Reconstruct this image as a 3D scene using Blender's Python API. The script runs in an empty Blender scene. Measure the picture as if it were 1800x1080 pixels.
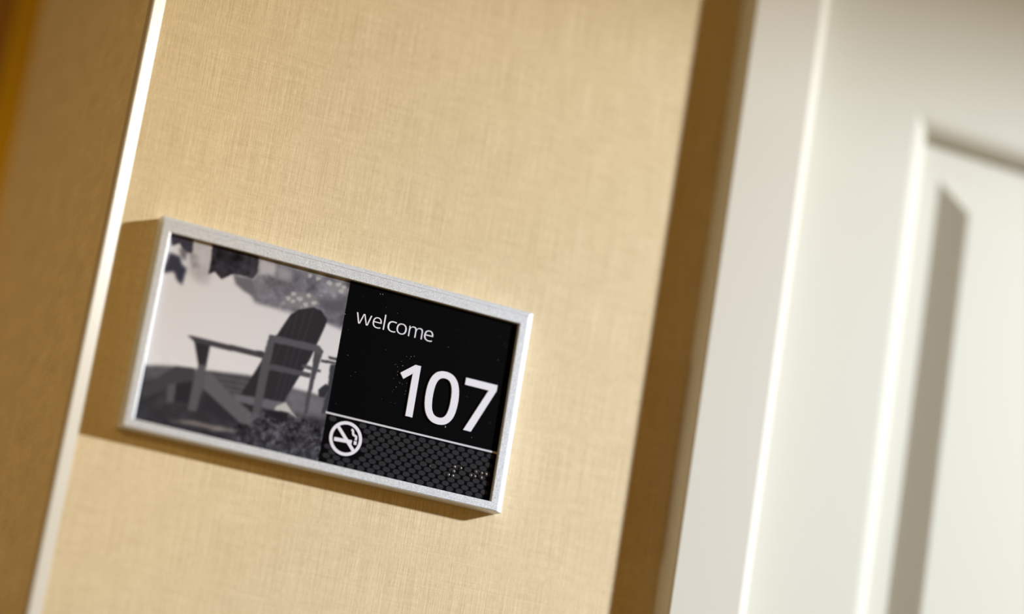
import bpy, bmesh, math, random
import numpy as np
from mathutils import Matrix, Vector

scene = bpy.context.scene
COL = scene.collection

# ------------------------------------------------------------------ camera, light, exposure
cam_d = bpy.data.cameras.new('camera')
cam_d.sensor_width = 36.0
cam_d.lens = 86.784
cam_d.clip_start = 0.05
cam_d.dof.use_dof = True
cam_d.dof.focus_distance = 1.312
cam_d.dof.aperture_fstop = 1.4
cam = bpy.data.objects.new('camera', cam_d)
COL.objects.link(cam)
cam.matrix_world = Matrix(((0.897534,-0.237504,-0.371516,-0.405560),(-0.411861,-0.150623,-0.898712,-1.218771),(0.157489,0.959638,-0.233008,1.244297),(0,0,0,1)))
scene.camera = cam

world = bpy.data.worlds.new('corridor_ambience')
scene.world = world
world.use_nodes = True
bg = world.node_tree.nodes['Background']
bg.inputs['Color'].default_value = (1.0, 0.55, 0.12, 1)
bg.inputs['Strength'].default_value = 0.20

def spot(name, loc, aim, watts, cone, blend, radius, color, scale=(1, 1), roll=0):
    d = bpy.data.lights.new(name, 'SPOT')
    d.energy = watts; d.spot_size = math.radians(cone); d.spot_blend = blend
    d.shadow_soft_size = radius; d.color = color
    o = bpy.data.objects.new(name, d); COL.objects.link(o)
    o.location = loc
    q = (Vector(aim) - Vector(loc)).to_track_quat('-Z', 'Y')
    o.rotation_mode = 'QUATERNION'; o.rotation_quaternion = q
    return o
spot('corridor_spotlight', (3.45, -2.0, 2.86), (0.2, 0, 1.45), 695, 60, 0.6, 0.10, (1.0, 0.875, 0.60))
spot('cool_fill_spot', (3.50, -2.05, 2.88), (0.55, 0, 1.45), 1030, 19, 1.0, 0.10, (0.44, 0.63, 0.90))  # added beside the key to cool and brighten the right side
spot('left_fill_spot', (-3.5, -0.3, 1.6), (0.0, 0, 1.5), 60, 60, 1.0, 0.15, (1.0, 0.84, 0.50))  # added warm fill for the left-facing sides, no known source
spot('sign_shadow_fill_spot', (-1.5, -3.0, 2.4), (-0.24, 0, 1.53), 78, 9, 1.0, 0.05, (1.0, 0.72, 0.30))  # added warm pool that lifts the sign's shadow and the wall around it

scene.view_settings.view_transform = 'Standard'
scene.view_settings.look = 'None'
scene.view_settings.gamma = 1.0
scene.view_settings.use_curve_mapping = False
scene.view_settings.exposure = 0.0

# ------------------------------------------------------------------ materials
def new_mat(name):
    m = bpy.data.materials.new(name); m.use_nodes = True
    nt = m.node_tree
    return m, nt, nt.nodes['Principled BSDF']
def plain(name, col, rough, spec=0.5, metal=0.0):
    m, nt, b = new_mat(name)
    b.inputs['Base Color'].default_value = (*col, 1)
    b.inputs['Roughness'].default_value = rough
    b.inputs['Specular IOR Level'].default_value = spec
    b.inputs['Metallic'].default_value = metal
    return m, nt, b
def noise(nt, vec, scale, detail=2.0, rough=0.5, dims='3D'):
    n = nt.nodes.new('ShaderNodeTexNoise'); n.noise_dimensions = dims
    n.inputs['Scale'].default_value = scale; n.inputs['Detail'].default_value = detail
    n.inputs['Roughness'].default_value = rough
    if vec is not None: nt.links.new(vec, n.inputs['Vector'])
    return n.outputs['Fac']
def mapping(nt, vec, s):
    n = nt.nodes.new('ShaderNodeMapping'); n.inputs['Scale'].default_value = s
    nt.links.new(vec, n.inputs['Vector']); return n.outputs['Vector']
def mth(nt, op, a, b, c=None):
    n = nt.nodes.new('ShaderNodeMath'); n.operation = op
    for i, v in enumerate((a, b, c)):
        if v is None: continue
        if hasattr(v, 'links'): nt.links.new(v, n.inputs[i])
        else: n.inputs[i].default_value = v
    return n.outputs[0]
def ramp(nt, fac, stops):
    n = nt.nodes.new('ShaderNodeValToRGB')
    e = n.color_ramp.elements
    while len(e) < len(stops): e.new(0.5)
    for k, (p, c) in enumerate(stops): e[k].position = p; e[k].color = (*c, 1)
    nt.links.new(fac, n.inputs[0]); return n.outputs[0]
def bump(nt, b, h, dist, strength=1.0):
    n = nt.nodes.new('ShaderNodeBump'); n.inputs['Distance'].default_value = dist
    n.inputs['Strength'].default_value = strength
    nt.links.new(h, n.inputs['Height']); nt.links.new(n.outputs[0], b.inputs['Normal'])
def objvec(nt):
    return nt.nodes.new('ShaderNodeTexCoord').outputs['Object']

def wallpaper(name, thread=0.28, slub_scale=(70, 1, 40), slub_k=0.06):
    """woven linen wallcovering: long upright threads, shorter cross threads, soft slub blotches"""
    m, nt, b = new_mat(name)
    v = objvec(nt)
    sep = nt.nodes.new('ShaderNodeSeparateXYZ'); nt.links.new(v, sep.inputs[0])
    cmb = nt.nodes.new('ShaderNodeCombineXYZ')
    nt.links.new(mth(nt, 'ADD', sep.outputs[0], sep.outputs[1]), cmb.inputs[0])
    nt.links.new(sep.outputs[2], cmb.inputs[2])
    w = cmb.outputs[0]
    up = noise(nt, mapping(nt, w, (1450, 1, 24)), 1.0, 2.0)
    up2 = noise(nt, mapping(nt, w, (2600, 1, 260)), 1.0, 1.0)
    cross = noise(nt, mapping(nt, w, (40, 1, 1100)), 1.0, 2.0)
    cross2 = noise(nt, mapping(nt, w, (60, 1, 260)), 1.0, 2.0)
    slub = noise(nt, mapping(nt, w, slub_scale), 1.0, 3.0)
    grain = noise(nt, w, 2600, 1.0)
    s = mth(nt, 'MULTIPLY', up, thread)
    for t, k in ((up2, 0.24), (cross, 0.11), (cross2, 0.08), (slub, slub_k), (grain, 0.26)):
        s = mth(nt, 'MULTIPLY_ADD', t, k, s)
    c = ramp(nt, s, [(0.38, (0.575, 0.452, 0.275)), (0.52, (0.745, 0.612, 0.400)), (0.66, (0.915, 0.78, 0.555))])
    nt.links.new(c, b.inputs['Base Color'])
    b.inputs['Roughness'].default_value = 0.8
    b.inputs['Specular IOR Level'].default_value = 0.15
    bump(nt, b, mth(nt, 'ADD', up, cross), 0.00012, 0.6)
    return m
M_WALL = wallpaper('linen_wallpaper')
M_WALL_SIDE = wallpaper('linen_wallpaper_side', 0.14, (40, 1, 70), 0.2)

def paint(name, col, rough, spec=0.3):
    m, nt, b = plain(name, col, rough, spec)
    bump(nt, b, noise(nt, objvec(nt), 900, 2.0), 0.00003, 0.4)
    return m
M_DOOR = paint('cream_door_paint', (0.635, 0.622, 0.55), 0.5)
M_CASING = paint('beige_casing_paint', (0.64, 0.615, 0.555), 0.5)
M_GUARD = paint('white_guard_vinyl', (0.55, 0.51, 0.44), 0.2, 0.5)

def wood(name, a, c, rough):
    m, nt, b = new_mat(name)
    f = noise(nt, mapping(nt, objvec(nt), (60, 60, 4)), 1.0, 4.0, 0.6)
    nt.links.new(ramp(nt, f, [(0.3, a), (0.7, c)]), b.inputs['Base Color'])
    b.inputs['Roughness'].default_value = rough; b.inputs['Specular IOR Level'].default_value = 0.2
    return m
M_ORANGE = wood('orange_wood', (0.66, 0.42, 0.010), (0.80, 0.52, 0.02), 0.5)
M_DARKWOOD = wood('dark_wood', (0.40, 0.22, 0.06), (0.50, 0.29, 0.09), 0.5)  # darker brown than the orange strip next to it

def aluminium():
    m, nt, b = new_mat('satin_aluminium')
    v = objvec(nt)
    g = noise(nt, v, 2600, 2.0, 0.7)
    nt.links.new(ramp(nt, g, [(0.3, (0.42, 0.44, 0.49)), (0.5, (0.64, 0.675, 0.75)), (0.66, (0.93, 0.95, 1.0))]), b.inputs['Base Color'])
    b.inputs['Metallic'].default_value = 0.25
    b.inputs['Roughness'].default_value = 0.42
    bump(nt, b, g, 0.0001, 0.35)
    return m
M_ALU = aluminium()
M_BLACK = plain('black_acrylic', (0.002, 0.0022, 0.003), 0.35, 0.03)[0]
M_CELL = plain('charcoal_print', (0.026, 0.0255, 0.031), 0.4, 0.08)[0]
M_WHITE = plain('ivory_print', (0.80, 0.80, 0.93), 0.5, 0.2)[0]
M_LINE = plain('pale_grey_print', (0.62, 0.63, 0.72), 0.5, 0.2)[0]
M_BRAILLE = plain('clear_braille_bead', (0.20, 0.20, 0.22), 0.2, 0.8, 0.6)[0]
M_DUST = plain('dust', (0.30, 0.30, 0.34), 0.8, 0.1)[0]
def print_mat():
    m, nt, b = new_mat('photo_print')
    a = nt.nodes.new('ShaderNodeAttribute'); a.attribute_name = 'Col'
    nt.links.new(a.outputs['Color'], b.inputs['Base Color'])
    b.inputs['Roughness'].default_value = 0.4; b.inputs['Specular IOR Level'].default_value = 0.08
    return m
M_PRINT = print_mat()

# ------------------------------------------------------------------ builders
def link(name, me, mat=None, parent=None, kind=None, loc=None, label=None):
    o = bpy.data.objects.new(name, me); COL.objects.link(o)
    if mat is not None and not me.materials: me.materials.append(mat)
    if parent is not None: o.parent = parent
    if kind: o['kind'] = kind
    if loc is not None: o.location = loc
    if label: o['label'] = label
    return o
def mesh(name, verts, faces, smooth=False):
    me = bpy.data.meshes.new(name); me.from_pydata(verts, [], faces)
    bm = bmesh.new(); bm.from_mesh(me); bmesh.ops.recalc_face_normals(bm, faces=bm.faces); bm.to_mesh(me); bm.free()
    if smooth:
        for p in me.polygons: p.use_smooth = True
    me.update(); return me
def box(name, x0, x1, y0, y1, z0, z1, bev=0.0):
    bm = bmesh.new(); bmesh.ops.create_cube(bm, size=1.0)
    for v in bm.verts:
        v.co = Vector((x0 + (v.co.x + .5) * (x1 - x0), y0 + (v.co.y + .5) * (y1 - y0), z0 + (v.co.z + .5) * (z1 - z0)))
    if bev: bmesh.ops.bevel(bm, geom=list(bm.edges), offset=bev, segments=2, affect='EDGES', profile=0.5)
    me = bpy.data.meshes.new(name); bm.to_mesh(me); bm.free(); return me
def extrude_z(name, prof, z0, z1):
    n = len(prof)
    v = [(x, y, z0) for x, y in prof] + [(x, y, z1) for x, y in prof]
    f = [(i, (i + 1) % n, n + (i + 1) % n, n + i) for i in range(n)] + [tuple(range(n)), tuple(range(n, 2 * n))]
    return mesh(name, v, f)
def rings(name, R, cap=False, smooth=False):
    """R: list of (x0, x1, z0, z1, y) rectangles joined one to the next with mitred corners"""
    v, f = [], []
    for x0, x1, z0, z1, y in R: v += [(x0, y, z0), (x1, y, z0), (x1, y, z1), (x0, y, z1)]
    for k in range(len(R) - 1):
        for i in range(4):
            j = (i + 1) % 4; a = 4 * k; b = a + 4
            f.append((a + i, a + j, b + j, b + i))
    if cap: e = 4 * (len(R) - 1); f.append((e, e + 1, e + 2, e + 3))
    return mesh(name, v, f, smooth)
FACE_DX, FACE_DZ = -0.00093, -0.00053          # seating of the printed layout inside the frame
def flat_shape(name, loops, y0, thick):
    """closed outlines in millimetres on the sign face, filled (even-odd), given a thickness towards the viewer"""
    c = bpy.data.curves.new(name, 'CURVE'); c.dimensions = '2D'; c.fill_mode = 'BOTH'; c.extrude = thick * 500
    for L in loops:
        s = c.splines.new('POLY'); s.points.add(len(L) - 1); s.use_cyclic_u = True
        for p, (x, y) in zip(s.points, L): p.co = (x, y, 0, 1)
    o = bpy.data.objects.new(name, c); COL.objects.link(o)
    dg = bpy.context.evaluated_depsgraph_get()
    me = bpy.data.meshes.new_from_object(o.evaluated_get(dg))
    bpy.data.objects.remove(o); bpy.data.curves.remove(c)
    me.transform(Matrix(((.001, 0, 0, FACE_DX), (0, 0, -.001, y0 - thick / 2), (0, .001, 0, FACE_DZ), (0, 0, 0, 1))))
    me.name = name; return me
def circle(cx, cy, r, n=48, ry=None):
    return [(cx + r * math.cos(2 * math.pi * k / n), cy + (ry or r) * math.sin(2 * math.pi * k / n)) for k in range(n)]
def stroke(pts, w):
    """outline of a polyline of width w"""
    L, Rr = [], []
    for i, p in enumerate(pts):
        a = Vector(pts[max(i - 1, 0)]); b = Vector(pts[min(i + 1, len(pts) - 1)]); d = (b - a).normalized()
        n = Vector((-d.y, d.x)) * w / 2; q = Vector(p)
        L.append(tuple(q + n)); Rr.append(tuple(q - n))
    return L + Rr[::-1]

# ------------------------------------------------------------------ the setting
CX = -0.1311                                   # outside corner of the wall beside the sign
link('wall_back', box('wall_back', -0.1255, 0.262, 0.0, 0.15, 0.0, 2.3375), M_WALL, kind='structure')
link('wall_above_door', box('wall_above_door', 0.262, 1.30, 0.0, 0.15, 2.075, 2.3375), M_WALL, kind='structure')
link('wall_left', box('wall_left', CX, -0.1255, 0.0, 0.31, 0.0, 2.3375), M_WALL_SIDE, kind='structure')
g = [(CX - .0008, .006), (CX - .0008, -.0016), (CX - .0006, -.0026), (CX + .0002, -.0027), (-0.1247, -.0004), (-0.1243, 0.0), (CX, 0.0), (CX, .006)]
link('trim_2', extrude_z('corner_guard', g, 0.10, 2.335), M_GUARD, kind='structure', label='slim white guard strip on the outside corner of the wall')
link('trim_3', box('wood_casing', -0.1456, CX, 0.31, 0.345, 0.0, 2.1, .001), M_ORANGE, kind='structure', label='orange wood edging beyond the shaded wall')
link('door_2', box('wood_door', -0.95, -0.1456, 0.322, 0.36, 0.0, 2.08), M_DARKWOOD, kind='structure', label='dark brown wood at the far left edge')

M_OCCLUDER = paint('occluder_paint', (0.72, 0.66, 0.56), 0.8)
link('ceiling_occluder', box('ceiling_occluder', -1.2, 3.2, -1.0, 0.36, 2.3375, 2.45), M_OCCLUDER, kind='structure')  # unseen slab, added so its front edge shades the top right

# door casing, proud of the wall
CE, CF = 0.2115, -0.0175
prof = [(CE, 0), (CE, CF + .001), (CE + .001, CF), (0.2545, CF), (0.2560, CF + .0005), (0.2618, CF + .0046), (0.2623, CF + .0056), (0.2623, .03), (0.2620, .03), (0.2620, 0)]
casing = link('trim_1', extrude_z('casing_leg', prof, 0.0, 2.115), M_CASING, kind='structure', label='beige painted door casing')
prof_r = [(1.42 - x, y) for x, y in prof]
link('casing_leg', extrude_z('casing_leg', prof_r, 0.0, 2.115), M_CASING, parent=casing)
link('casing_head', box('casing_head', CE, 1.42 - CE, CF, 0.0, 2.115, 2.166, .001), M_CASING, parent=casing)

# door: slab with a moulded opening and a raised panel
DY, FLOOR_Y, FIELD_Y = 0.006, 0.017, 0.0083
DX0, DX1, DZ0, DZ1 = 0.2635, 1.1565, 0.008, 2.07
PX0, PX1 = 0.3420, 1.0780
def openings():
    return [(0.96, 1.7450), (0.14, 0.82)]
def door_slab():
    v, f = [], []
    def quad(x0, x1, z0, z1):
        b = len(v); v.extend([(x0, DY, z0), (x1, DY, z0), (x1, DY, z1), (x0, DY, z1)]); f.append((b, b + 1, b + 2, b + 3))
    quad(DX0, PX0, DZ0, DZ1); quad(PX1, DX1, DZ0, DZ1)
    zs = [DZ1] + [z for a, c in openings() for z in (c, a)] + [DZ0]
    for i in range(0, len(zs), 2): quad(PX0, PX1, zs[i + 1], zs[i])
    for a, c in openings():
        R = []
        for k in range(8):
            t = k / 7 * math.pi / 2
            e = .0128 * math.sin(t); d = (FLOOR_Y - DY) * (1 - math.cos(t))
            R.append((PX0 + e, PX1 - e, a + e, c - e, DY + d))
        b = len(v)
        for x0, x1, z0, z1, y in R: v.extend([(x0, y, z0), (x1, y, z0), (x1, y, z1), (x0, y, z1)])
        for k in range(7):
            for i in range(4):
                j = (i + 1) % 4; p = b + 4 * k
                f.append((p + i, p + j, p + 4 + j, p + 4 + i))
    for x in (DX0, DX1):
        b = len(v); v.extend([(x, DY, DZ0), (x, DY, DZ1), (x, .055, DZ1), (x, .055, DZ0)]); f.append((b, b + 1, b + 2, b + 3))
    me = bpy.data.meshes.new('door_slab'); me.from_pydata(v, [], f); me.update(); return me
door = link('door_1', door_slab(), M_DOOR, kind='structure', label='cream painted panelled door')
for a, c in openings():
    f0, x0, x1, z0, z1 = .0128, PX0, PX1, a, c
    R = []
    for off, y in ((.0095, FLOOR_Y), (.0285, FLOOR_Y), (.0455, FIELD_Y + .0006), (.0470, FIELD_Y)):
        zt = off + (.006 if off > .02 else 0)
        R.append((x0 + off, x1 - off, z0 + zt, z1 - zt, y))
    link('raised_panel', rings('raised_panel', R, cap=True), M_DOOR, parent=door)

# ------------------------------------------------------------------ the room sign
UW, IH = 200.0, 98.855
SZ = 1.5
HX, HZ = 0.1, IH / 2000
FY, PY = -0.011, -0.0086                       # frame front, face of the inserts
sign = bpy.data.objects.new('room_sign', None); COL.objects.link(sign)
sign.location = (0, 0, SZ)
sign['label'] = 'silver framed room sign with chair photograph, welcome and number 107, mounted on linen wallpaper'
sign['category'] = 'sign'

def frame_mesh():
    R = []
    def ring(L, Rr, T, B, y): R.append((-HX - L, HX + Rr, -HZ - B, HZ + T, y))
    ring(0, 0, 0, 0, -.001)
    ring(0, 0, 0, 0, FY + .0008)
    for k in range(1, 6):                        # softly rolled inner edge, widest on the left rail
        t = k / 5 * math.pi / 2
        s, d = math.sin(t), .0008 * (1 - math.sin(t)) ** 1.5
        e = 1 - math.cos(t)
        ring(.0024 * e, .0005 * e, .0006 * e, .0006 * e, FY + d)
    fl = (.0049, .0037, .0046, .0042)
    ring(*fl, FY)
    ring(fl[0] + .00005, fl[1] + .00005, fl[2] + .0003, fl[3] + .00005, FY + .0004)
    ring(fl[0] + .00010, fl[1] + .00010, fl[2] + .0007, fl[3] + .00010, FY + .0004)
    ring(fl[0] + .00015, fl[1] + .00015, fl[2] + .0009, fl[3] + .00015, FY + .00015)
    sh = (.0004, .0036, .0026, .0005)
    for k in range(1, 7):
        t = k / 6 * math.pi / 2
        s = math.sin(t); d = .00015 + .0018 * (1 - math.cos(t))
        ring(fl[0] + .0002 + sh[0] * s, fl[1] + .0002 + sh[1] * s, fl[2] + .0009 + sh[2] * s, fl[3] + .0002 + sh[3] * s, FY + d)
    e = R[-1]; R.append(e[:4] + (0.0,))
    return rings('frame', R)
link('frame', frame_mesh(), M_ALU, sign, label='satin silver metal frame')

# -- chair photograph: flat print, its tones carried by a fine grid of coloured points
PHOTO = [[[112,106,106],
[[-51.8,49.6],[1.9,49.2],[1.2,22.3],[-8.0,24.0],[-29.0,24.6],[-48.2,24.9],[-54.0,30.4],[-51.2,40.4]],1.2],
[[178,170,162],
[[-51.1,48.2],[-40.8,48.2],[-40.3,41.6],[-49.5,40.1]],1.2],
[[96,91,92],
[[-32.2,45.3],[-20.1,45.2],[-9.1,38.5],[-12.6,31.4],[-27.4,37.1]],2],
[[178,168,158],
[[-87.7,50.4],[-76.7,50.2],[-74.4,34.5],[-75.5,28.1],[-81.7,28.1],[-87.3,32.8]],2],
[[150,141,134],
[[-88.5,42.5],[-82.8,41.6],[-81.5,35.0],[-85.4,34.8]],1],
[[44,39,42],
[[-77.1,50.1],[-51.1,50.2],[-50.4,40.6],[-52.4,36.6],[-57.7,37.2],[-63.8,36.5],[-68.6,32.6],[-73.1,35.7],[-76.2,33.3],[-76.2,41.8]],0.5],
[[104,98,98],
[[-63.1,36.6],[-52.1,37.1],[-49.3,28.5],[-55.4,29.3],[-60.6,31.9]],1],
[[58,53,58],
[[-100.5,50.5],[-87.4,50.9],[-86.5,42.2],[-91.0,41.5],[-94.1,45.6],[-97.9,43.1]],0.5],
[[55,52,60],
[[-99.7,31.2],[-98.3,39.6],[-92.4,38.8],[-90.8,35.0],[-87.8,33.5],[-88.7,24.4],[-91.8,26.3],[-94.2,30.3],[-99.5,28.2]],0.8],
[[110,104,102],
[[-94.1,43.4],[-89.2,42.3],[-89.3,36.9],[-92.5,39.2]],0.8],
[[146,140,136],
[[-39.8,47.2],[-31.6,46.6],[-31.3,40.4],[-39.6,40.3]],1.5],
[[134,128,122],
[[-10.6,46.4],[1.1,45.0],[0.3,40.1],[-9.7,41.5]],0.8],
[[126,120,115],
[[-34.7,31.4],[-28.1,36.3],[-17.8,37.2],[-13.7,32.7],[-21.7,28.0],[-32.0,27.4]],0.9],
[[88,83,85],
[[-13.1,33.7],[1.1,40.3],[0.3,31.5],[-7.4,29.6]],1.5],
[[172,166,154],
[[-30.0,31.8],[-30.0,30.7],[-31.0,30.6],[-31.5,30.2],[-32.3,31.2],[-32.8,32.0],[-31.4,32.8],[-30.1,32.5]],0.5],
[[172,166,154],
[[-27.4,34.8],[-27.8,33.6],[-28.8,33.6],[-29.9,33.2],[-30.0,34.1],[-30.3,34.9],[-29.2,35.9],[-28.0,35.8]],0.5],
[[146,140,134],
[[-32.4,28.9],[-32.5,27.9],[-33.3,27.9],[-33.8,28.0],[-34.9,28.2],[-34.3,29.0],[-33.6,29.5],[-32.9,29.5]],0.5],
[[172,166,154],
[[-23.4,33.4],[-23.6,32.1],[-24.7,31.2],[-26.1,32.0],[-27.0,32.5],[-26.6,33.6],[-25.2,34.0],[-23.9,34.3]],0.5],
[[172,166,154],
[[-20.1,31.1],[-19.6,29.8],[-21.1,29.1],[-22.3,29.8],[-22.7,30.5],[-23.0,31.1],[-21.6,31.8],[-20.2,32.0]],0.5],
[[172,166,154],
[[-19.1,36.1],[-19.6,34.8],[-20.6,34.9],[-21.5,34.9],[-21.6,35.4],[-21.8,36.0],[-21.0,37.0],[-20.2,36.9]],0.5],
[[172,166,154],
[[-15.1,33.2],[-15.8,32.1],[-16.7,31.4],[-17.7,31.5],[-18.8,32.2],[-18.0,33.5],[-17.1,33.7],[-15.7,33.9]],0.5],
[[172,166,154],
[[-8.7,45.7],[-9.1,44.5],[-10.1,43.7],[-11.6,44.3],[-12.2,44.8],[-11.9,45.9],[-10.7,47.0],[-9.8,46.1]],0.5],
[[172,166,154],
[[-3.5,46.2],[-4.4,44.9],[-5.3,44.4],[-6.5,44.5],[-7.2,45.3],[-6.8,46.5],[-5.8,46.7],[-4.5,47.4]],0.5],
[[172,166,154],
[[-0.9,45.3],[-0.7,44.6],[-2.0,43.7],[-3.3,44.0],[-3.5,44.7],[-3.7,45.5],[-2.4,46.0],[-1.5,46.3]],0.5],
[[172,166,154],
[[-15.0,46.5],[-16.1,45.5],[-16.8,45.0],[-18.1,44.5],[-18.1,45.7],[-18.5,46.7],[-17.2,47.1],[-16.4,46.9]],0.5],
[[172,166,154],
[[-20.4,46.7],[-21.0,45.8],[-21.7,45.3],[-23.0,45.4],[-22.6,46.1],[-23.3,47.0],[-22.2,47.7],[-20.9,47.2]],0.5],
[[172,166,154],
[[-1.7,42.8],[-2.1,41.8],[-3.1,41.3],[-4.0,41.6],[-4.8,42.0],[-4.7,42.6],[-3.6,43.7],[-2.2,43.8]],0.5],
[[172,166,154],
[[-27.0,31.0],[-27.9,29.8],[-28.4,29.7],[-29.4,29.6],[-29.7,30.3],[-29.6,31.0],[-28.8,31.9],[-27.9,31.7]],0.5],
[[146,140,134],
[[-6.1,39.3],[-6.1,38.6],[-6.6,38.3],[-7.5,38.3],[-7.8,38.9],[-7.6,39.6],[-6.9,39.7],[-6.4,39.8]],0.5],
[[146,140,134],
[[-12.9,37.6],[-12.9,37.2],[-13.7,36.8],[-14.1,36.9],[-15.1,37.1],[-14.3,37.9],[-13.9,38.1],[-13.3,38.2]],0.5],
[[146,140,134],
[[-22.3,29.1],[-22.7,28.3],[-23.2,27.8],[-24.2,27.9],[-24.1,28.6],[-24.2,29.3],[-23.6,29.6],[-22.6,29.7]],0.5],
[[84,80,79],
[[-107.6,-22.5],[-87.9,-18.4],[-43.9,-13.2],[-23.1,-14.8],[-0.6,-15.3],[8.2,-18.7],[7.9,-51.7],[-4.4,-54.4],[-105.5,-51.4]],1],
[[52,49,50],
[[-108.5,-29.1],[-81.7,-26.5],[-41.4,-26.2],[-32.7,-30.3],[3.2,-26.7],[3.3,-52.7],[-106.0,-56.0]],2],
[[108,103,101],
[[-23.9,-14.6],[-5.4,-15.3],[2.0,-20.1],[-1.8,-25.6],[-19.2,-26.5]],1.5],
[[70,66,65],
[[-66.7,-16.6],[-42.9,-14.6],[-43.0,-16.0],[-66.4,-17.8]],0.4],
[[70,66,65],
[[-66.1,-19.4],[-42.3,-17.5],[-42.4,-18.9],[-65.9,-20.6]],0.4],
[[70,66,65],
[[-65.6,-22.1],[-41.7,-20.4],[-41.9,-21.8],[-65.3,-23.3]],0.4],
[[70,66,65],
[[-65.0,-24.9],[-41.2,-23.3],[-41.3,-24.7],[-64.8,-26.1]],0.4],
[[47,44,46],
[[-106.9,-51.7],[-100.0,-48.7],[-33.7,-45.7],[1.5,-51.5],[-4.0,-56.5],[-105.8,-57.4]],1],
[[132,121,110],
[[-81.6,-46.0],[-69.1,-43.2],[-59.9,-43.3],[-49.9,-42.9],[-43.5,-43.4],[-56.3,-45.5],[-68.7,-45.3]],0.8],
[[42,40,41],
[[-84.6,-27.2],[-71.8,-22.0],[-70.8,-34.5],[-82.1,-35.6]],1],
[[44,42,43],
[[-67.2,-25.4],[-59.9,-27.5],[-42.2,-38.2],[-52.9,-39.5],[-64.4,-36.1]],1.2],
[[66,62,62],
[[-99.1,-32.8],[-83.8,-17.6],[-73.7,-16.4],[-72.5,-22.5],[-81.9,-25.2],[-88.3,-31.5],[-97.0,-37.6]],0.6],
[[86,82,81],
[[-85.9,-28.3],[-81.7,-25.8],[-81.1,-36.3],[-85.0,-37.2]],0.6],
[[94,90,88],
[[-67.8,-18.8],[-65.2,-16.3],[-52.6,-25.1],[-36.4,-33.8],[-38.9,-38.9],[-44.5,-38.7],[-67.6,-25.5]],0.4],
[[46,42,43],
[[-77.0,-1.6],[-67.8,-1.3],[-67.9,-14.2],[-71.5,-15.8]],0.3],
[[88,84,83],
[[-71.8,-14.0],[-68.0,-13.1],[-67.7,-22.5],[-68.5,-37.9],[-73.0,-38.5],[-73.1,-23.0]],0.4],
[[66,62,62],
[[-80.7,-0.6],[-77.7,-0.1],[-37.8,0.1],[-38.1,-2.6],[-67.8,-3.2],[-76.3,-3.0]],0.2],
[[62,58,59],
[[-43.5,0.6],[-39.5,0.7],[-35.6,-1.2],[-37.1,-3.5],[-41.6,-1.9]],0.2],
[[44,40,41],
[[-34.2,9.9],[-28.4,23.5],[-24.7,27.0],[-17.2,30.1],[-12.3,29.8],[-8.1,25.5],[-8.7,21.5],[-13.6,2.5],[-24.1,-24.2],[-47.2,-24.6],[-39.3,-4.4]],0.2],
[[56,51,53],
[[-25.1,25.2],[-24.5,25.4],[-28.2,-24.0],[-28.8,-24.1]],0.2],
[[56,51,53],
[[-21.1,27.4],[-20.5,27.5],[-25.5,-23.7],[-26.1,-23.9]],0.2],
[[56,51,53],
[[-17.0,28.8],[-16.4,28.9],[-22.8,-21.2],[-23.4,-21.3]],0.2],
[[56,51,53],
[[-27.6,21.5],[-27.0,21.7],[-36.7,-22.9],[-37.3,-23.0]],0.2],
[[100,96,95],
[[-51.1,-24.7],[-34.1,-23.4],[-22.3,-22.8],[-18.4,-26.5],[-26.9,-27.6],[-48.8,-28.3]],0.3],
[[32,30,31],
[[-34.5,-29.2],[-20.2,-27.5],[-19.4,-31.9],[-22.2,-33.6],[-29.4,-31.5]],0.4],
[[186,177,162],
[[-26.9,-25.6],[-22.2,-22.4],[-18.5,-26.3],[-14.3,-29.6],[-19.9,-27.4],[-27.7,-27.8]],0.25],
[[80,76,76],
[[-17.0,-0.7],[-10.9,-1.1],[-11.3,-3.0],[-17.3,-2.4]],0.2],
[[70,66,66],
[[-10.5,-1.1],[-6.4,-1.6],[-6.8,-3.0],[-10.2,-2.5]],0.2],
[[78,74,74],
[[-36.2,-5.1],[-32.2,-4.6],[-11.3,-4.5],[-11.5,-6.9],[-35.6,-8.0]],0.2],
[[82,78,77],
[[-37.7,10.2],[-34.0,9.9],[-34.5,-7.1],[-34.8,-33.9],[-39.2,-34.5],[-39.1,-3.6]],0.3],
[[74,70,70],
[[-12.0,9.0],[-7.3,8.6],[-9.3,-9.6],[-9.6,-25.0],[-11.4,-27.8],[-11.8,-19.4],[-11.4,-4.7]],0.3],
[[84,80,80],
[[-37.6,10.2],[-33.9,10.6],[-10.0,11.1],[-7.1,8.7],[-7.8,6.0],[-12.1,7.3],[-34.5,6.8]],0.2],
[[58,55,56],
[[-3.9,6.7],[2.1,7.0],[2.0,5.4],[-3.3,5.5]],0.2],
[[64,60,61],
[[-7.5,4.1],[2.1,4.7],[2.0,3.5],[-7.2,2.6]],0.2],
[[60,57,58],
[[-2.1,2.5],[1.5,3.7],[0.9,-21.1],[-2.0,-24.8],[-1.2,-7.7]],0.2],
[[48,46,48],
[[-6.0,-11.9],[-2.4,-7.9],[0.1,-9.4],[-1.7,-15.6],[-5.3,-15.6]],0.3]]
SPLIT = 0.85                                   # mm: where photograph meets black face
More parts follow.
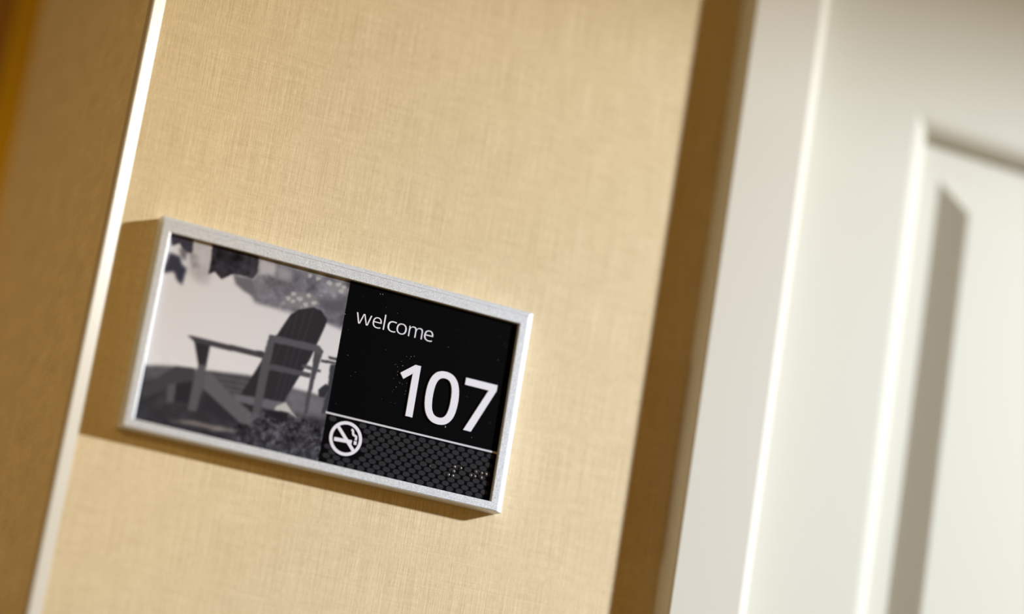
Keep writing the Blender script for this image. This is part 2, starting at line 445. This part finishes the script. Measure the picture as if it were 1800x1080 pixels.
def photo_mesh():
    rng = np.random.default_rng(7)
    x0, x1, z0, z1, st = -100.3, SPLIT, -IH / 2 - .3, IH / 2 + .3, 0.33
    nx, nz = int((x1 - x0) / st) + 2, int((z1 - z0) / st) + 2
    X, Z = np.meshgrid(np.linspace(x0, x1, nx), np.linspace(z0, z1, nz))
    def blur(a, r):
        r = int(round(r / st))
        for _ in range(2):
            for ax in (0, 1):
                if r < 1: continue
                p = np.pad(a, [(r, r) if i == ax else (0, 0) for i in (0, 1)], mode='edge')
                c = np.cumsum(p, axis=ax); c = np.concatenate([np.zeros_like(np.take(c, [0], ax)), c], axis=ax)
                n = a.shape[ax]
                a = (np.take(c, range(2 * r + 1, 2 * r + 1 + n), ax) - np.take(c, range(0, n), ax)) / (2 * r + 1)
        return a
    def fnoise(r):
        a = blur(rng.standard_normal((nz, nx)), r); return a / a.std()
    img = np.zeros((nz, nx, 3)); img[:] = (218, 209, 197)
    img *= (1 - .05 * np.clip((Z + 10) / 50, -1, 1))[..., None]
    def paintpoly(col, pts, bl):
        m = np.zeros((nz, nx), bool); n = len(pts)
        for i in range(n):
            (ax, ay), (bx, by) = pts[i], pts[(i + 1) % n]
            if ay == by: continue
            cr = (ay > Z) != (by > Z)
            m ^= cr & (X < (bx - ax) * (Z - ay) / (by - ay) + ax)
        w = blur(m.astype(float), max(bl, .33) * .8)[..., None]
        img[:] = img * (1 - w) + np.array(col) * w
    leaf = fnoise(.6) * .6 + fnoise(2.6) * 1.3
    for k, (col, pts, bl) in enumerate(PHOTO):
        paintpoly(col, pts, bl)
        if k == 5:                                   # soft foliage mottling in the distance
            lum = np.clip((196 - img[..., 0]) / 60, 0, 1) * np.clip((Z - 2) / 8, 0, 1)
            img += (leaf * 8 * lum)[..., None]
        if k == LAST_GROUND:                         # rough grass, lower right
            g = np.clip((-26 - Z) / 5, 0, 1) * np.clip((X + 52) / 8, 0, 1)
            img += ((fnoise(.4) * 8 + fnoise(1.0) * 9 + fnoise(2.5) * 5) * g)[..., None]
            g2 = np.clip((-12 - Z) / 4, 0, 1)
            img += (fnoise(1.3) * 3 * g2)[..., None]
    g = np.clip((-30 - Z) / 4, 0, 1) * np.clip((X + 46) / 6, 0, 1)
    tuft = fnoise(.5) + .6 * fnoise(1.1)
    img += (np.clip(tuft - .8, 0, 2) * 16 * g)[..., None]
    s = np.clip(img, 4, 250) / 255
    lin = np.where(s <= .04045, s / 12.92, ((s + .055) / 1.055) ** 2.4) * np.array((1.03, 1.13, 1.42))
    v = np.stack([X.ravel() / 1000, np.full(X.size, PY), Z.ravel() / 1000], 1)
    i = (np.arange(nz - 1)[:, None] * nx + np.arange(nx - 1)[None]).ravel()
    q = np.stack([i, i + 1, i + 1 + nx, i + nx], 1)
    me = bpy.data.meshes.new('photo_print')
    me.vertices.add(len(v)); me.vertices.foreach_set('co', v.ravel())
    me.loops.add(q.size); me.loops.foreach_set('vertex_index', q.ravel().astype(np.int32))
    me.polygons.add(len(q)); me.polygons.foreach_set('loop_start', np.arange(0, q.size, 4, dtype=np.int32))
    me.polygons.foreach_set('loop_total', np.full(len(q), 4, np.int32))
    me.update(calc_edges=True)
    at = me.color_attributes.new('Col', 'FLOAT_COLOR', 'POINT')
    at.data.foreach_set('color', np.concatenate([lin.reshape(-1, 3), np.ones((X.size, 1))], 1).ravel().astype(np.float32))
    return me
LAST_GROUND = 39
link('photo_print', photo_mesh(), M_PRINT, sign, label='black and white photograph of a slatted garden chair')

face = link('sign_face', box('sign_face', SPLIT / 1000, HX + .0006, PY, -.0015, -HZ - .0005, HZ + .0005), M_BLACK, sign, label='glossy black printed face')

LETTERS, NUMERALS = [[[[[14.45,28.39],[15.49,28.39],[17.22,34.14],[16.43,34.14],[15.42,30.63],[15.17,29.62],[15.11,29.31],[14.87,29.01],[14.76,29.35],[14.68,29.74],[14.41,30.64],[13.26,34.14],[12.3,34.14],[11.1,30.61],[10.76,29.26],[10.45,29.02],[10.36,29.64],[10.11,30.64],[9.13,34.14],[8.32,34.14],[10.02,28.39],[11.03,28.39],[12.26,31.95],[12.61,33.25],[12.87,33.54],[13.08,32.66],[13.28,31.97]]],[[[20.03,34.19],[19.76,34.12],[19.5,34.01],[19.26,33.88],[19.03,33.72],[18.83,33.55],[18.64,33.34],[18.47,33.11],[18.21,32.57],[18.12,32.27],[18.05,31.93],[18.01,31.59],[18.01,30.83],[18.13,30.16],[18.37,29.58],[18.52,29.34],[18.7,29.11],[18.9,28.92],[19.13,28.74],[19.64,28.48],[19.93,28.39],[20.23,28.32],[20.55,28.28],[21.13,28.27],[21.58,28.3],[21.97,28.36],[22.34,28.45],[22.81,28.61],[22.8,29.19],[22.41,29.06],[22.02,28.96],[21.62,28.89],[21.17,28.85],[20.56,28.87],[20.21,28.94],[19.9,29.05],[19.61,29.22],[19.38,29.42],[19.17,29.68],[19.01,29.96],[18.9,30.29],[18.82,30.66],[18.79,31.2],[23.1,31.2],[23.08,31.97],[23.05,32.26],[22.99,32.53],[22.9,32.79],[22.67,33.25],[22.52,33.46],[22.36,33.63],[21.96,33.93],[21.73,34.04],[21.22,34.19],[20.64,34.25]],[[20.63,33.7],[20.32,33.68],[20.05,33.61],[19.8,33.52],[19.56,33.38],[19.36,33.2],[19.19,32.99],[19.06,32.75],[18.95,32.48],[18.86,32.19],[18.8,31.73],[22.3,31.73],[22.26,32.26],[22.18,32.63],[22.04,32.95],[21.84,33.23],[21.56,33.46],[21.41,33.55],[21.05,33.66]]],[[[24.96,36.64],[24.2,36.64],[24.2,28.38],[24.96,28.38]]],[[[30.24,28.28],[30.65,28.32],[31.31,28.47],[31.51,28.55],[31.51,29.14],[31.06,29.01],[30.67,28.93],[30.25,28.88],[29.78,28.86],[29.21,28.9],[28.74,29.04],[28.52,29.14],[28.33,29.27],[28.16,29.41],[27.88,29.76],[27.77,29.97],[27.68,30.19],[27.57,30.68],[27.53,30.95],[27.53,31.53],[27.62,32.07],[27.68,32.31],[27.77,32.53],[27.88,32.74],[28.01,32.92],[28.17,33.09],[28.34,33.23],[28.54,33.36],[29.01,33.54],[29.27,33.6],[29.85,33.64],[30.18,33.63],[30.88,33.51],[31.34,33.4],[31.6,33.98],[31.29,34.07],[30.92,34.15],[30.52,34.21],[29.87,34.25],[29.14,34.19],[28.81,34.13],[28.49,34.05],[28.18,33.94],[27.91,33.8],[27.65,33.63],[27.43,33.44],[27.22,33.22],[27.04,32.97],[26.88,32.69],[26.76,32.37],[26.67,32.02],[26.62,31.64],[26.6,31.22],[26.61,30.82],[26.67,30.45],[26.75,30.11],[26.87,29.8],[27.01,29.53],[27.19,29.29],[27.39,29.06],[27.62,28.88],[27.86,28.71],[28.13,28.58],[28.43,28.47],[29.07,28.32],[29.42,28.28]]],[[[37.68,31.65],[37.64,31.99],[37.56,32.32],[37.46,32.62],[37.32,32.9],[37.17,33.14],[36.98,33.37],[36.78,33.57],[36.55,33.75],[36.31,33.9],[36.04,34.02],[35.45,34.19],[34.79,34.25],[34.09,34.19],[33.49,34.02],[33.21,33.9],[32.97,33.75],[32.74,33.57],[32.54,33.37],[32.36,33.14],[32.21,32.9],[31.98,32.32],[31.9,31.99],[31.86,31.65],[31.86,30.99],[31.88,30.71],[31.99,30.21],[32.16,29.77],[32.39,29.37],[32.84,28.9],[33.19,28.66],[33.6,28.47],[34.03,28.34],[34.5,28.27],[35.02,28.27],[35.52,28.34],[35.98,28.47],[36.19,28.55],[36.57,28.77],[36.75,28.9],[37.05,29.21],[37.18,29.37],[37.4,29.77],[37.49,29.98],[37.63,30.45],[37.69,30.99],[37.7,31.26]],[[32.69,30.98],[32.76,30.46],[32.9,30.0],[33.0,29.78],[33.12,29.59],[33.41,29.27],[33.59,29.13],[33.79,29.02],[34.0,28.94],[34.25,28.87],[34.77,28.83],[35.3,28.87],[35.76,29.02],[35.96,29.13],[36.29,29.42],[36.43,29.59],[36.55,29.78],[36.72,30.23],[36.82,30.72],[36.86,31.26],[36.82,31.82],[36.72,32.31],[36.64,32.53],[36.42,32.93],[36.28,33.1],[35.95,33.38],[35.76,33.49],[35.3,33.63],[34.76,33.67],[34.36,33.65],[33.99,33.57],[33.67,33.43],[33.4,33.25],[33.18,33.01],[33.0,32.74],[32.86,32.42],[32.76,32.07],[32.7,31.69]]],[[[44.74,34.21],[44.34,34.1],[44.14,34.01],[43.96,33.91],[43.65,33.65],[43.52,33.48],[43.36,33.23],[43.16,33.23],[42.94,33.66],[42.68,33.92],[42.52,34.02],[42.15,34.16],[41.71,34.24],[41.33,34.24],[41.07,34.21],[40.58,34.06],[40.37,33.93],[40.17,33.78],[39.61,33.17],[39.44,34.13],[38.9,34.13],[38.9,28.38],[39.6,28.38],[39.61,31.65],[39.7,32.39],[39.83,32.79],[39.91,32.97],[40.02,33.14],[40.28,33.4],[40.44,33.5],[40.83,33.63],[41.28,33.67],[41.61,33.65],[42.02,33.51],[42.14,33.42],[42.33,33.21],[42.46,32.96],[42.52,32.82],[42.58,32.49],[42.6,32.12],[42.6,28.38],[43.29,28.38],[43.29,31.57],[43.35,32.29],[43.43,32.61],[43.54,32.88],[43.69,33.12],[43.87,33.32],[44.09,33.48],[44.36,33.59],[44.66,33.65],[44.99,33.67],[45.24,33.66],[45.47,33.62],[45.67,33.53],[45.84,33.42],[45.98,33.27],[46.1,33.09],[46.2,32.89],[46.26,32.66],[46.31,32.13],[46.31,28.38],[47.0,28.38],[47.0,32.16],[46.98,32.59],[46.92,32.97],[46.83,33.29],[46.7,33.55],[46.54,33.76],[46.35,33.93],[46.11,34.07],[45.84,34.16],[45.52,34.23],[45.16,34.25]]],[[[50.07,34.19],[49.8,34.12],[49.53,34.01],[49.28,33.88],[49.05,33.72],[48.84,33.55],[48.65,33.34],[48.48,33.11],[48.21,32.57],[48.12,32.27],[48.05,31.93],[48.01,31.59],[48.01,30.83],[48.13,30.16],[48.37,29.58],[48.53,29.34],[48.71,29.11],[48.92,28.92],[49.15,28.74],[49.68,28.48],[49.97,28.39],[50.28,28.32],[50.6,28.28],[51.2,28.27],[51.65,28.3],[52.05,28.36],[52.43,28.45],[52.91,28.61],[52.9,29.19],[52.5,29.06],[52.1,28.96],[51.69,28.89],[51.24,28.85],[50.61,28.87],[50.26,28.94],[49.94,29.05],[49.65,29.22],[49.41,29.42],[49.19,29.68],[49.03,29.96],[48.91,30.29],[48.84,30.66],[48.81,31.2],[53.2,31.2],[53.2,31.65],[53.15,32.26],[53.09,32.53],[53.0,32.79],[52.76,33.25],[52.61,33.46],[52.44,33.63],[52.04,33.93],[51.8,34.04],[51.29,34.19],[50.69,34.25]],[[50.68,33.7],[50.37,33.68],[50.09,33.61],[49.83,33.52],[49.59,33.38],[49.39,33.2],[49.21,32.99],[49.08,32.75],[48.97,32.48],[48.88,32.19],[48.82,31.73],[52.38,31.73],[52.34,32.26],[52.26,32.63],[52.12,32.95],[51.91,33.23],[51.63,33.46],[51.48,33.55],[51.11,33.66]]]],[[[[49.05,13.95],[45.76,13.95],[38.1,7.85],[40.33,4.92],[45.17,9.02],[45.62,9.47],[45.22,9.19],[45.14,9.73],[45.03,7.48],[45.01,5.29],[45.01,-14.27],[49.05,-14.27]]],[[[73.36,1.62],[73.24,3.27],[73.03,4.81],[72.75,6.26],[72.38,7.6],[71.93,8.84],[71.38,9.96],[70.74,10.96],[70.01,11.84],[69.2,12.61],[68.29,13.25],[67.29,13.74],[66.21,14.1],[65.05,14.3],[63.81,14.37],[62.51,14.3],[61.29,14.1],[60.18,13.74],[59.17,13.25],[58.26,12.61],[57.47,11.84],[56.76,10.95],[56.15,9.95],[55.64,8.83],[55.22,7.59],[54.88,6.25],[54.63,4.81],[54.45,3.27],[54.34,1.62],[54.3,-0.12],[54.34,-1.85],[54.46,-3.49],[54.66,-5.03],[54.94,-6.48],[55.3,-7.81],[55.74,-9.06],[56.29,-10.19],[56.91,-11.2],[57.62,-12.1],[58.44,-12.88],[59.35,-13.51],[60.33,-14.02],[61.41,-14.37],[62.57,-14.59],[63.81,-14.66],[64.8,-14.62],[65.75,-14.5],[66.63,-14.29],[67.46,-14.01],[68.23,-13.65],[68.95,-13.2],[69.6,-12.68],[70.21,-12.1],[70.76,-11.44],[71.24,-10.71],[71.67,-9.92],[72.05,-9.07],[72.39,-8.16],[72.67,-7.18],[72.9,-6.14],[73.07,-5.05],[73.32,-2.7],[73.38,-1.44],[73.4,-0.12]],[[58.55,-1.56],[58.62,-2.9],[58.74,-4.13],[58.89,-5.26],[59.08,-6.28],[59.32,-7.2],[59.61,-8.0],[59.96,-8.71],[60.34,-9.31],[60.78,-9.82],[61.26,-10.22],[61.79,-10.53],[62.4,-10.75],[63.07,-10.89],[63.81,-10.94],[64.56,-10.89],[65.22,-10.76],[65.83,-10.53],[66.37,-10.22],[66.85,-9.83],[67.28,-9.34],[67.67,-8.74],[68.01,-8.03],[68.31,-7.21],[68.56,-6.3],[68.76,-5.26],[68.93,-4.13],[69.04,-2.9],[69.11,-1.56],[69.11,1.32],[69.04,2.65],[68.93,3.88],[68.76,4.99],[68.56,6.02],[68.31,6.92],[68.01,7.73],[67.67,8.43],[67.28,9.03],[66.85,9.53],[66.36,9.94],[65.83,10.25],[65.22,10.47],[64.55,10.61],[63.81,10.66],[63.07,10.61],[62.4,10.47],[61.79,10.25],[61.26,9.94],[60.78,9.53],[60.34,9.03],[59.96,8.43],[59.61,7.73],[59.32,6.93],[59.08,6.02],[58.89,5.0],[58.74,3.88],[58.62,2.65],[58.55,1.32]]],[[[83.43,-14.27],[94.4,10.83],[94.4,13.95],[75.7,13.95],[75.7,10.05],[89.84,10.05],[78.91,-14.27]]]]]
for L in LETTERS:
    link('letter', flat_shape('letter', L, PY, .00012), M_WHITE, face)
for L in NUMERALS:
    link('numeral', flat_shape('numeral', L, PY, .0008), M_WHITE, face)
link('divider_line', flat_shape('divider_line', [[(1.0, -22.75), (100.8, -22.72), (100.8, -21.75), (1.0, -21.78)]], PY, .0003), M_LINE, face)

def no_smoking():
    cx, cy = 14.45, -33.5
    A = [[circle(cx, cy, 9.15, 64), circle(cx, cy, 7.45, 64)],
         [stroke([(8.5, -27.4), (20.4, -39.6)], 1.75)],
         [[(8.15, -34.05), (18.1, -33.65), (18.1, -35.55), (8.25, -36.0)]],
         [[(19.2, -33.75), (20.75, -33.7), (20.85, -35.6), (19.3, -35.65)]],
         [stroke([(16.75, -28.1), (17.4, -28.35), (17.85, -29.0), (17.95, -30.1), (18.35, -30.75), (19.2, -30.9), (19.9, -31.2), (20.1, -32.0), (20.05, -33.25)], 1.2)]]
    bm = bmesh.new()
    for k, L in enumerate(A):
        me = flat_shape('tmp', L, PY - .0001, .0003 + .00003 * k); bm.from_mesh(me); bpy.data.meshes.remove(me)
    me = bpy.data.meshes.new('no_smoking_symbol'); bm.to_mesh(me); bm.free(); return me
link('no_smoking_symbol', no_smoking(), M_WHITE, face)

def hexagons():
    v, f = [], []
    shape = [(2.15, 0), (1.75, .85), (.85, 1.3), (-.85, 1.3), (-1.75, .85), (-2.15, 0), (-1.75, -.85), (-.85, -1.3), (.85, -1.3), (1.75, -.85)]
    for r in range(-7, 4):
        cy = -29.68 + r * 2.48
        if cy > -24.0 or cy < -47.6: continue
        cx = 74.22 % 5.72 - 5.72 + (2.86 if r % 2 else 0)
        while cx < 98.5:
            if cx > 3.6 and cx < 98.6 and math.hypot(cx - 14.45, cy + 33.5) > 10.3:
                b = len(v)
                for x, y in shape: v.append(((cx + x) / 1000 + FACE_DX, PY - .00006, (cy + y) / 1000 + FACE_DZ))
                f.append(tuple(range(b, b + 10)))
            cx += 5.72
    me = bpy.data.meshes.new('hexagon_pattern'); me.from_pydata(v, [], f); me.update(); return me
link('hexagon_pattern', hexagons(), M_CELL, face)

bm = bmesh.new(); bmesh.ops.create_uvsphere(bm, u_segments=14, v_segments=8, radius=1.0)
for q in bm.verts: q.co = Vector((q.co.x * .00095, q.co.z * .0009, q.co.y * .00095))
bead = bpy.data.meshes.new('braille_dot'); bm.to_mesh(bead); bm.free()
for p in bead.polygons: p.use_smooth = True
for x, z in ((77.9, -34.8), (81.6, -34.8), (77.9, -37.3), (75.3, -39.8), (77.8, -39.8), (90.5, -34.8), (94.0, -34.8), (96.6, -34.8), (88.0, -37.3), (90.4, -37.3), (94.1, -37.3)):
    link('braille_dot', bead, M_BRAILLE, face, loc=((x - .3) / 1000 + FACE_DX, PY, z / 1000 + FACE_DZ))

def dust():
    rng = random.Random(5); v, f = [], []
    pts = [(rng.uniform(4, 97), rng.uniform(-20, 44), rng.uniform(.06, .16)) for _ in range(30)]
    pts += [(38.1 + rng.gauss(0, 3.5), rng.uniform(-12, 18), rng.uniform(.06, .2)) for _ in range(34)]
    pts += [(rng.uniform(20, 95), rng.uniform(-46, -24), rng.uniform(.06, .16)) for _ in range(10)]
    pts += [(1.0, 31, .3), (67.9, -15.6, .3), (67.9, -15.1, .3), (18.5, 46.4, .25), (20, 46.6, .25), (63, -38, .25)]
    for x, z, r in pts:
        b = len(v); a0 = rng.random() * 6
        for k in range(5): v.append(((x + r * math.cos(a0 + k * 1.2566)) / 1000, PY - .0001, (z + r * math.sin(a0 + k * 1.2566) * rng.uniform(.6, 1.4)) / 1000))
        f.append(tuple(range(b, b + 5)))
    me = bpy.data.meshes.new('dust_specks'); me.from_pydata(v, [], f); me.update(); return me
link('dust_specks', dust(), M_DUST, face, kind='stuff')
